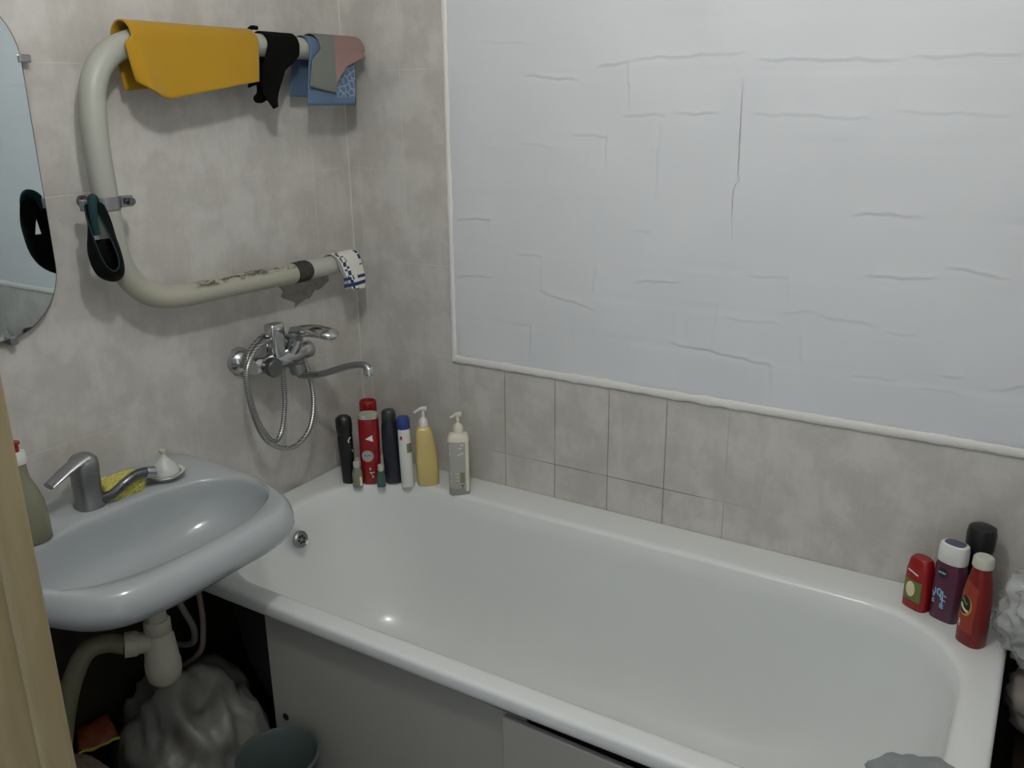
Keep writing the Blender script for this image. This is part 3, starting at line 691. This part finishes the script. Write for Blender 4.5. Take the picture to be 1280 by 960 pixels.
hs = [(.085, -.385, .972), (.085, -.386, .93), (.088, -.392, .88), (.096, -.415, .825), (.10, -.440, .803), (.10, -.462, .815), (.098, -.488, .862), (.095, -.502, .92), (.09, -.505, .975), (.075, -.478, 1.028), (.062, -.43, 1.052), (.05, -.38, 1.055), (.052, -.335, 1.04), (.07, -.305, .99), (.09, -.302, .93),
      (.11, -.315, .87), (.125, -.350, .812), (.125, -.40, .782), (.12, -.445, .79), (.115, -.487, .825), (.11, -.510, .885), (.105, -.517, .95), (.10, -.510, 1.0), (.093, -.475, 1.038), (.088, -.435, 1.050), (.084, -.405, 1.045)]
mk('shower_hose', *tube(spline(hs, 14), .0062, 12), M['hose'], mx)

# ------------------------------------------------------------------ basin tap and things on the basin deck
ft = thing('basin_tap', 'grey chrome single lever basin tap with its spout swung aside', 'tap', (.10, -.938, .832))
mk('tap_body', *rings([sring(.10, -.938, z, a, b, 2.6, 32) for z, a, b in ((.8325, .028, .027), (.838, .0285, .0275), (.842, .0265, .0255), (.900, .0258, .0248), (.920, .0268, .0258), (.934, .025, .024), (.941, .018, .017))]), M['chrome_dull'], ft)
lv = []
for k in range(11):
    t = k/10; w = .021-.005*t; h = .012-.007*t
    lv.append([(.104+w*math.cos(2*PI*j/20), -.935-.080*t+.0, .931-.026*t**1.4+h*math.sin(2*PI*j/20)+.004*(1-t)) for j in range(20)])
mk('tap_lever', *rings(lv), M['chrome_dull'], ft)
s_ = mk('tap_spout', *tube(spline([(.112, -.926, .845), (.128, -.905, .852), (.136, -.88, .868), (.137, -.855, .876), (.135, -.835, .874), (.134, -.825, .868)], 8), lambda t: .0095+.001*t, 14), M['chrome_dark'], ft)
mk('spout_tip', *axcyl((.1345, -.832, .873), (.133, -.812, .866), [(0, .001), (0, .0112), (.2, .0125), (1, .0125), (1, .001)], 18), M['chrome'], s_)
o = mk('sponge', *rings([sring(0, 0, z, a, b, 6, 40) for z, a, b in ((0, .024, .041), (.004, .0262, .043), (.018, .0268, .0438), (.030, .0255, .0425), (.034, .023, .040))]), M['sponge'])
o.location = (.100, -.868, .8335); o.rotation_euler = (0, .10, -.12); tag(o, 'yellow kitchen sponge under the basin tap spout', 'sponge')
sd = thing('soap_dish', 'small white soap dish with a clear domed cover on the basin deck', 'soap dish', (.117, -.772, .832))
mk('saucer', *lathe(.117, -.772, [(.001, .8332), (.02, .8332), (.024, .838), (.038, .846), (.040, .849), (.036, .849), (.022, .842), (.001, .840)]), M['white_plastic'], sd)
mk('rim_ring', *lathe(.117, -.772, [(.0370, .8440), (.0385, .8425), (.0405, .8460), (.0395, .8475)]), M['chrome_dull'], sd)
dm = mk('cover', *lathe(.117, -.772, [(.030, .8425), (.029, .856), (.022, .866), (.012, .876), (.006, .884), (.005, .889), (.001, .890)]), M['frost'], sd)
mk('cover_knob', *lathe(.117, -.772, [(.001, .889), (.005, .889), (.0075, .894), (.0065, .899), (.001, .900)], 16), M['cap_grey'], dm)

# ------------------------------------------------------------------ bottles
def levels_loft(lv, n=44): return rings([sring(0, 0, z, a, b, e, n) for z, a, b, e in lv])
def at_level(lv, z):
    for (z0, a0, b0, e0), (z1, a1, b1, e1) in zip(lv[:-1], lv[1:]):
        if z1 > z0 and z0 <= z <= z1:
            t = (z-z0)/(z1-z0); return a0+(a1-a0)*t, b0+(b1-b0)*t, e0+(e1-e0)*t
    return lv[-1][1:]
def surf(lv, u, z, off):
    """point on the bottle's skin at arc length u from the front (-y), height z"""
    a, b, e = at_level(lv, z); n = 120; s = 0; sg = 1 if u >= 0 else -1; u = abs(u); prev = None
    for k in range(n+1):
        t = PI*k/n-PI/2; c, q = math.cos(t), math.sin(t)
        p = (a*math.copysign(abs(c)**(2/e), c), b*math.copysign(abs(q)**(2/e), q))
        if prev:
            d = math.hypot(p[0]-prev[0], p[1]-prev[1])
            if s+d >= u:
                w = (u-s)/d if d else 0; x, y = prev[0]+(p[0]-prev[0])*w, prev[1]+(p[1]-prev[1])*w
                nx, ny = (p[1]-prev[1]), -(p[0]-prev[0]); L = math.hypot(nx, ny) or 1
                return (sg*(x+off*nx/L), y+off*ny/L, z)
            s += d
        prev = p
    return (0, b, z)
def sticker(name, lv, pts_fn, nu, nv, mat, parent, off=.0006):
    """thin printed label wrapped round the bottle; pts_fn(u,v) -> (arc, height)"""
    o = mk(name, *grid(lambda i, j: surf(lv, *pts_fn(i, j), off), nu, nv), mat, parent, world=False); return o
def rect(u0, u1, z0, z1): return lambda i, j: (u0+(u1-u0)*i, z0+(z1-z0)*j)
def disc(uc, zc, ru, rz, r0=0.):
    return lambda i, j: (uc+(r0+(1-r0)*j)*ru*math.cos(2*PI*i), zc+(r0+(1-r0)*j)*rz*math.sin(2*PI*i))
def tri(p, q, r): return lambda i, j: tuple((p[k]*(1-i)+q[k]*i)*(1-j)+r[k]*j for k in (0, 1))
def strokes(lines, w):
    """list of polylines in label space -> ribbons"""
    out = []
    for l in lines:
        for p, q in zip(l[:-1], l[1:]):
            d = (Vector(q)-Vector(p)); n = Vector((-d.y, d.x)).normalized()*w/2
            out.append([tuple(Vector(p)-n), tuple(Vector(q)-n), tuple(Vector(q)+n), tuple(Vector(p)+n)])
    return out
def printed(name, lv, quads, mat, parent, off=.0009):
    v, f = [], []
    for q in quads:
        k = len(v); v += [surf(lv, u, z, off) for u, z in q]; f.append(tuple(range(k, k+len(q))))
    return mk(name, v, f, mat, parent, world=False, smooth=False)
def lettering(name, text, lv, uc, zc, size, mat, parent, off=.0011, bold=.0):
    cu = bpy.data.curves.new(name, 'FONT'); cu.body = text; cu.size = size; cu.align_x = 'CENTER'; cu.align_y = 'CENTER'; cu.offset = bold
    t = bpy.data.objects.new(name+'_src', cu); C.objects.link(t)
    me = bpy.data.meshes.new_from_object(t.evaluated_get(bpy.context.evaluated_depsgraph_get()))
    v = [surf(lv, uc+p.co.x, zc+p.co.y, off) for p in me.vertices]; f = [tuple(p.vertices) for p in me.polygons]
    bpy.data.objects.remove(t); bpy.data.curves.remove(cu); bpy.data.meshes.remove(me)
    return mk(name, v, f, mat, parent, world=False, smooth=False)
RIM = .6003
def bottle(name, label, loc, turn, lv, mat, group, lean=(0, 0), cat='bottle', part='bottle_body'):
    t = thing(name, label, cat, (loc[0], loc[1], RIM), group, (lean[0], lean[1], math.radians(turn)))
    return t, mk(part, *levels_loft(lv), mat, t, world=False)
def cap(lv, mat, parent, name='cap'): return mk(name, *levels_loft(lv), mat, parent, world=False)
GC = 'bottles in the corner of the bath rim'; GR = 'bottles on the far end of the bath rim'

# black bottle at the wall end of the corner row
lv = [(0, .0155, .0135, 2.4), (.003, .0175, .0155, 2.4), (.06, .0185, .0165, 2.4), (.13, .0205, .018, 2.4), (.143, .0195, .017, 2.2)]
t, b = bottle('shampoo_bottle', 'slim black bottle with a black cap next to the red bottle in the corner', (.104, -.198), 35, lv, M['black_matte'], GC, (0, -.03))
cap([(.143, .0185, .017, 2.2), (.146, .0212, .019, 2.2), (.17, .0222, .020, 2.2), (.186, .021, .019, 2.2), (.193, .014, .013, 2)], M['black_plastic'], t)
printed('white_mark', lv, strokes([[(.010, .128), (.0165, .136)], [(.010, .128), (.021, .092)]], .0028), M['white_print'], t)
# tall red can behind
lv = [(0, .022, .022, 2), (.003, .0235, .0235, 2), (.165, .0235, .0235, 2), (.175, .0225, .0225, 2)]
t, b = bottle('deodorant_can', 'red can with a red ringed cap standing behind the red bottle', (.104, -.104), 35, lv, M['red'], GC, cat='can', part='can_body')
cap([(.175, .0225, .0225, 2), (.178, .0235, .0235, 2), (.205, .0235, .0235, 2), (.209, .0215, .0215, 2), (.2095, .018, .018, 2), (.203, .0165, .0165, 2)], M['red_bright'], t)
# red bottle with grey cap
lv = [(0, .024, .020, 3), (.004, .0265, .0225, 3), (.08, .0275, .0235, 3), (.155, .028, .0235, 3), (.180, .0275, .023, 3), (.186, .0262, .0215, 3)]
t, b = bottle('shower_gel_bottle', 'large red bottle with a white round emblem and grey cap in the corner', (.152, -.161), 38, lv, M['red'], GC)
cap([(.186, .0255, .021, 3), (.188, .0258, .0212, 3), (.196, .0255, .0208, 3), (.199, .021, .017, 3)], M['cap_grey'], t)
sticker('round_emblem', lv, disc(-.006, .083, .0155, .0165), 36, 4, M['grey_label'], t)
printed('emblem_text', lv, strokes([[(-.016, .084), (-.012, .086), (-.008, .083), (-.003, .0855), (.002, .0835), (.005, .085)]], .0018), M['slate'], t)
sticker('sail_mark', lv, tri((-.010, .132), (.011, .124), (.009, .143)), 4, 4, M['white_print'], t)
printed('blue_mark', lv, [[(.012, .093), (.018, .091), (.0185, .104), (.013, .099)]], M['navy_logo'], t)
printed('script_print', lv, strokes([[(-.002, .050), (-.001, .043), (.001, .047)], [(-.004, .036), (.004, .034), (.010, .036)], [(0, .036), (.002, .029)], [(.004, .027), (.007, .022), (.003, .020), (.005, .024)]], .0016), M['white_print'], t)
# two miniature bottles in front
for (x, y, r, h, mat, lab) in ((.1425, -.2075, .0135, .056, 'grey_glass', 'tiny pale grey sample bottle standing before the red bottle'), (.1965, -.1735, .0120, .045, 'mint_glass', 'tiny green sample bottle with a pale cap before the navy bottle')):
    lv = [(0, r*.9, r*.8, 3), (.002, r, r*.9, 3), (h*.75, r, r*.9, 3), (h*.95, r*.75, r*.7, 2.4), (h, r*.6, r*.6, 2)]
    t, b = bottle('sample_bottle', lab, (x, y), 40, lv, M[mat], 'tiny sample bottles in the corner')
    cap([(h, r*.62, r*.62, 2), (h+.002, r*.72, r*.72, 2), (h+.016, r*.68, r*.68, 2), (h+.018, r*.5, r*.5, 2)], M['cap_grey'], t)
    if mat == 'grey_glass':
        sticker('yellow_strip', lv, rect(.006, .013, .006, .032), 4, 3, M['cream_print'], t)
        sticker('dark_print', lv, disc(-.005, .036, .006, .008), 16, 2, M['olive_label'], t)
    else: sticker('label', lv, rect(-.010, .010, .008, .032), 6, 3, M['mint_glass'], t)
# navy bottle
lv = [(0, .022, .018, 2.6), (.004, .0245, .0205, 2.6), (.10, .0245, .0205, 2.6), (.160, .0225, .019, 2.6), (.176, .0195, .017, 2.2)]
t, b = bottle('shampoo_bottle', 'tall navy blue bottle with a dark green cap between red and white bottles', (.206, -.130), 38, lv, M['navy'], GC, (0, -.035))
cap([(.176, .0185, .017, 2), (.178, .0196, .018, 2), (.202, .0190, .0175, 2), (.2075, .015, .014, 2)], M['dark_green'], t)
# white tube with blue cap
lv = [(0, .0155, .0125, 2.4), (.004, .0175, .0145, 2.4), (.09, .0172, .0145, 2.3), (.160, .0165, .0150, 2), (.168, .0155, .0145, 2)]
t, b = bottle('lotion_bottle', 'white bottle with a bright blue cap beside the yellow pump bottle', (.2565, -.134), 40, lv, M['white_plastic'], GC, (0, -.03))
cap([(.166, .0165, .0155, 2), (.168, .0178, .0165, 2), (.192, .0175, .0162, 2), (.198, .015, .014, 2)], M['blue_cap'], t)
sticker('red_spot', lv, disc(-.009, .143, .0035, .006), 16, 2, M['red_print'], t)
sticker('olive_label', lv, rect(.004, .020, .100, .126), 6, 3, M['olive_label'], t)
def pump(t, z, r, mat, turn, noz=.034):
    """collar, stem and nozzle head of a soap pump"""
    mk('collar', *lathe(0, 0, [(.001, z), (r, z), (r*1.02, z+.012), (r*.8, z+.020), (r*.35, z+.026), (.001, z+.026)], 24), mat, t, world=False)
    mk('stem', *lathe(0, 0, [(.001, z+.024), (.0042, z+.024), (.0042, z+.046), (.001, z+.046)], 14), mat, t, world=False)
    c, s = math.cos(turn), math.sin(turn)
    h = []
    for k in range(9):
        q = k/8; d = -.010+noz*q; w = .0085-.004*q; hh = .0065-.0032*q
        h.append([(c*d-s*w*math.cos(2*PI*j/16), s*d+c*w*math.cos(2*PI*j/16), z+.050-.010*ss(.4, 1, q)+hh*math.sin(2*PI*j/16)) for j in range(16)])
    mk('pump_head', *rings(h), mat, t, world=False)
# yellow pump bottle: one shoulder slopes, the other is upright
def yell():
    rs = []
    for z, xl, xr, b in ((0, -.026, .028, .020), (.004, -.029, .031, .023), (.05, -.030, .031, .024), (.09, -.030, .028, .024), (.13, -.029, .021, .022), (.157, -.027, .014, .019), (.165, -.023, .009, .015), (.167, -.015, .004, .012)):
        rs.append(sring((xl+xr)/2, 0, z, (xr-xl)/2, b, 3, 44))
    return rings(rs)
t = thing('soap_dispenser', 'pale yellow pump bottle with a sloping shoulder and white pump', 'pump bottle', (.295, -.096, RIM), 'pump bottles on the bath rim', (0, 0, math.radians(38)))
mk('bottle_body', *yell(), M['yellow_liquid'], t, world=False)
o = thing  # keep helper name free
e_ = bpy.data.objects.new('pump', None); C.objects.link(e_); e_.parent = t; e_.location = (-.006, 0, 0); ORG[e_.name] = Vector()
pump(e_, .1665, .0125, M['white_plastic'], math.radians(175))
# clear pump bottle with grey label
lv = [(0, .026, .018, 5), (.004, .0275, .0195, 5), (.155, .0275, .0195, 5), (.166, .024, .017, 4), (.171, .013, .012, 2)]
t, b = bottle('soap_dispenser', 'clear pump bottle with a wide grey label and cream pump beside the tiles', (.403, -.100), 30, lv, M['clear_bottle'], 'pump bottles on the bath rim', cat='pump bottle')
inn = [(.004, .0245, .0165, 5), (.006, .0258, .0178, 5), (.150, .0258, .0178, 5), (.158, .022, .015, 4)]
mk('soap', *levels_loft(inn), M['cream_plastic'], t, world=False)
cap([(.148, .0278, .0198, 5), (.156, .0279, .0199, 5), (.166, .0245, .0175, 4), (.172, .0135, .0125, 2)], M['cream_plastic'], t, 'shoulder')
sticker('label', lv, rect(-.0265, .019, .020, .150), 18, 12, M['grey_label'], t, .0009)
sticker('side_strip', lv, rect(.0190, .030, .012, .152), 6, 8, M['cream_plastic'], t, .0008)
printed('lettering', lv, strokes([[(-.022, .140), (.014, .143)], [(-.022, .132), (.010, .134)], [(-.022, .118), (.014, .119)], [(-.022, .1145), (.006, .1155)]], .0024), M['white_print'], t, .0013)
printed('small_lettering', lv, strokes([[(-.02, .062), (.0, .062)], [(-.02, .052), (.004, .052)], [(-.02, .042), (.002, .042)]], .0012), M['white_print'], t, .0013)
printed('small_panel', lv, [[(.004, .036), (.016, .036), (.016, .066), (.004, .066)]], M['olive_label'], t, .0014)
printed('panel_mark', lv, strokes([[(.005, .030), (.015, .030)], [(.010, .030), (.010, .020)]], .002), M['black_matte'], t, .0014)
pump(t, .171, .0135, M['cream_plastic'], math.radians(180), .030)

# far end of the rim
lv = [(0, .024, .016, 3.2), (.003, .0268, .0185, 3.2), (.05, .0275, .019, 3.2), (.085, .0265, .0182, 3), (.108, .0225, .016, 2.6), (.113, .018, .013, 2.4)]
t, b = bottle('shower_gel_bottle', 'short red bottle with a green label and cream oval', (1.524, -.088), -32, lv, M['red_bright'], GR)
sticker('green_label', lv, rect(-.021, .019, .022, .066), 12, 6, M['green_label'], t)
sticker('cream_oval', lv, disc(-.004, .046, .0105, .0165), 32, 4, M['cream_print'], t, .0011)
printed('small_print', lv, strokes([[(-.016, .086), (-.011, .085), (-.006, .0845), (-.001, .083), (.004, .082), (.009, .0805)]], .003), M['white_print'], t)
lv = [(0, .025, .017, 3), (.003, .0275, .0195, 3), (.06, .0285, .0205, 3), (.115, .0285, .0205, 3), (.127, .026, .0185, 3)]
t, b = bottle('shower_gel_bottle', 'plum purple bottle with a round navy emblem and white cap', (1.578, -.103), -22, lv, M['purple'], GR)
cap([(.126, .0255, .0185, 2.6), (.128, .0275, .0202, 2.6), (.155, .0275, .0202, 2.6), (.164, .0255, .0190, 2.6), (.166, .0225, .0165, 2.6)], M['white_plastic'], t)
mk('cap_inset', *levels_loft([(.1655, .0195, .0140, 2.6), (.1668, .0195, .0140, 2.6), (.1672, .018, .0125, 2.6)]), M['slate'], t, world=False)
sticker('round_emblem', lv, disc(-.007, .106, .0105, .0105), 32, 4, M['navy_logo'], t)
lettering('emblem_lettering', 'NIVEA', lv, -.007, .106, .0056, M['white_print'], t, .0012, .0001)
printed('blue_script', lv, strokes([[(-.021, .062), (-.018, .050), (-.014, .064), (-.016, .070)], [(-.010, .070), (-.010, .058), (-.004, .056), (-.003, .068), (-.009, .071)], [(-.006, .056), (.002, .052)], [(.0, .068), (.001, .040)], [(-.004, .050), (.007, .048)], [(.003, .060), (.008, .058)]], .0026), M['cyan_print'], t)
printed('blue_bars', lv, strokes([[(-.020, .044), (.004, .036)], [(-.020, .039), (.004, .031)]], .0034), M['cyan_print'], t)
lv = [(0, .022, .018, 2.6), (.003, .0245, .0205, 2.6), (.125, .0245, .0205, 2.6), (.145, .0235, .0195, 2.6)]
t, b = bottle('shampoo_bottle', 'tall black bottle with a big black cap behind the red orange bottle', (1.6185, -.060), -10, lv, M['black_matte'], GR)
cap([(.145, .0235, .0195, 2.4), (.147, .0262, .0215, 2.4), (.180, .0268, .0222, 2.4), (.192, .0245, .020, 2.4), (.197, .016, .013, 2)], M['black_plastic'], t)
printed('white_mark', lv, strokes([[(-.022, .112), (-.018, .108), (-.022, .104)]], .002), M['white_print'], t)
lv = [(0, .0225, .018, 2.8), (.004, .0255, .0205, 2.8), (.05, .0262, .021, 2.8), (.10, .0248, .020, 2.8), (.135, .0205, .0175, 2.5), (.155, .0168, .0158, 2.2), (.163, .016, .0155, 2)]
t, b = bottle('shower_gel_bottle', 'tall red orange bottle with a dark oval emblem and silver cap', (1.631, -.170), -34, lv, M['red_deep'], GR)
cap([(.162, .0165, .016, 2), (.164, .0188, .0178, 2), (.181, .0182, .0172, 2), (.184, .0155, .0145, 2)], M['cap_grey'], t)
sticker('orange_label', lv, lambda i, j: (-.020+.034*i-.006*j*(1-i), .030+.112*j-.018*i*j), 12, 12, M['red_orange'], t)
sticker('emblem_ring', lv, disc(-.006, .083, .0130, .0205), 32, 4, M['gold'], t, .0010)
sticker('dark_emblem', lv, disc(-.008, .085, .0118, .0185), 32, 4, M['black_matte'], t, .0015)
printed('emblem_stripes', lv, strokes([[(-.015, .086), (-.011, .078), (-.003, .073), (.001, .074)]], .005), M['cream_print'], t, .0020)
printed('green_stripe', lv, strokes([[(-.014, .097), (-.008, .091), (-.002, .086)]], .005), M['green_label'], t, .0020)
printed('small_print', lv, strokes([[(-.015, .052), (-.012, .046), (-.016, .043), (-.012, .038)]], .0022), M['white_print'], t, .0014)

# washing-up liquid on the basin
ds = thing('soap_bottle', 'clear bottle of pale yellow soap with a red nozzle on the washbasin', 'bottle', (.135, -1.080, .8335), None)
dl = [(0, .034, .028, 3), (.004, .0375, .030, 3), (.03, .0375, .030, 3), (.075, .034, .028, 2.8), (.100, .026, .022, 2.4), (.120, .017, .0155, 2), (.140, .0135, .0135, 2), (.150, .013, .013, 2)]
mk('bottle_body', *levels_loft(dl), M['olive_clear'], ds, world=False)
mk('soap', *levels_loft([(.003, .033, .026, 3), (.006, .0358, .0283, 3), (.03, .0358, .0283, 3), (.072, .0326, .0266, 2.8), (.088, .0285, .0235, 2.6)]), M['soap_liquid'], ds, world=False)
cp = mk('cap', *lathe(0, 0, [(.001, .149), (.0155, .149), (.0165, .152), (.0165, .166), (.0145, .172), (.001, .172)], 28), M['white_plastic'], ds, world=False)
mk('nozzle', *lathe(0, 0, [(.001, .171), (.0075, .171), (.007, .184), (.0105, .186), (.0100, .190), (.001, .190)], 20), M['red_bright'], cp, world=False)

# ------------------------------------------------------------------ things at the far end beyond the bath
o = mk('clear_plastic_bag', *lump((1.795, -.135, .672), (.12, .12, .110), .22, 1.7, 5.5, 6, .575), M['film'], sharp=180); tag(o, 'crumpled see-through plastic bag beside the bottles at the bath end', 'plastic bag')
o = mk('cloth_bundle', *lump((1.845, -.14, .502), (.135, .12, .075), .18, 1.7, 2.2, 4, .424), M['beige_bundle'], sharp=180); tag(o, 'greyish pink cloth bundle under the clear plastic bag', 'cloth')
stl = thing('stool', 'dark wooden stool beyond the bath carrying the cloth bundle', 'stool', (1.90, -.15, 0))
o = mk('stool_seat', *box(1.73, 2.07, -.32, -.02, .39, .422), M['stool_wood'], stl, smooth=False); bevel(o, .006)
for x in (1.76, 2.04):
    for y in (-.29, -.05):
        o = mk('leg', *box(x-.018, x+.018, y-.018, y+.018, 0, .391), M['stool_wood'], stl, smooth=False); bevel(o, .004)
o = mk('washcloth', *lump((1.622, -.625, .610), (.080, .050, .029), .25, 2.2, 7.7, 4, .6006), M['greycloth'], sharp=180); tag(o, 'grey wet washcloth lying crumpled on the bath rim', 'washcloth')

# ------------------------------------------------------------------ lamp, camera, world
LX, LY, LZ = 1.14, -1.26, 2.20
lp = thing('pendant_lamp', 'bare bulb hanging on a cord from the ceiling', 'lamp', (LX, LY, CZ))
mk('ceiling_rose', *lathe(LX, LY, [(.001, CZ), (.045, CZ), (.04, CZ-.02), (.012, CZ-.035), (.001, CZ-.035)]), M['white_plastic'], lp)
mk('cord', *tube([(LX, LY, CZ-.03), (LX, LY, CZ-.15), (LX, LY, LZ+.10)], .004, 10), M['black_plastic'], lp)
mk('lamp_holder', *lathe(LX, LY, [(.001, LZ+.115), (.012, LZ+.112), (.019, LZ+.10), (.019, LZ+.065), (.001, LZ+.065)]), M['black_plastic'], lp)
em = NT('bulb_glow'); em.set(col=(.9, .9, .85)); em.b.inputs['Emission Color'].default_value = (1, .985, .965, 1); em.b.inputs['Emission Strength'].default_value = 1.
mk('bulb', *lathe(LX, LY, [(.001, LZ+.067), (.013, LZ+.066), (.015, LZ+.05), (.028, LZ+.02), (.031, LZ-.005), (.026, LZ-.025), (.012, LZ-.036), (.001, LZ-.037)]), em.m, lp)
EMIT = 405
em.b.inputs['Emission Strength'].default_value = EMIT

w = bpy.data.worlds.new('hall'); bpy.context.scene.world = w; w.use_nodes = True
bg = w.node_tree.nodes['Background']; bg.inputs[0].default_value = (.86, .93, 1., 1); bg.inputs[1].default_value = 0.75

cam = bpy.data.cameras.new('camera'); co = bpy.data.objects.new('camera', cam); C.objects.link(co)
r = Vector((.8521158, .52326611, -.0095516)); u = Vector((-.15137989, .26390398, .95259583)); d = Vector((-.50098183, .81027604, -.30408871))
m = Matrix((r, u, -d)).transposed().to_4x4(); m.translation = (1.66035578, -1.86461727, 1.59137103)
co.matrix_world = m
cam.sensor_fit = 'HORIZONTAL'; cam.sensor_width = 36; cam.lens = 1109.7511/1280*36; cam.clip_start = .02
sc = bpy.context.scene; sc.camera = co
sc.view_settings.view_transform = 'Standard'; sc.view_settings.look = 'None'; sc.view_settings.gamma = 1; sc.view_settings.use_curve_mapping = False
sc.view_settings.exposure = 0
sc.cycles.max_bounces = 10; sc.cycles.diffuse_bounces = 6; sc.cycles.caustics_reflective = False; sc.cycles.caustics_refractive = False
sc.cycles.sample_clamp_indirect = 4
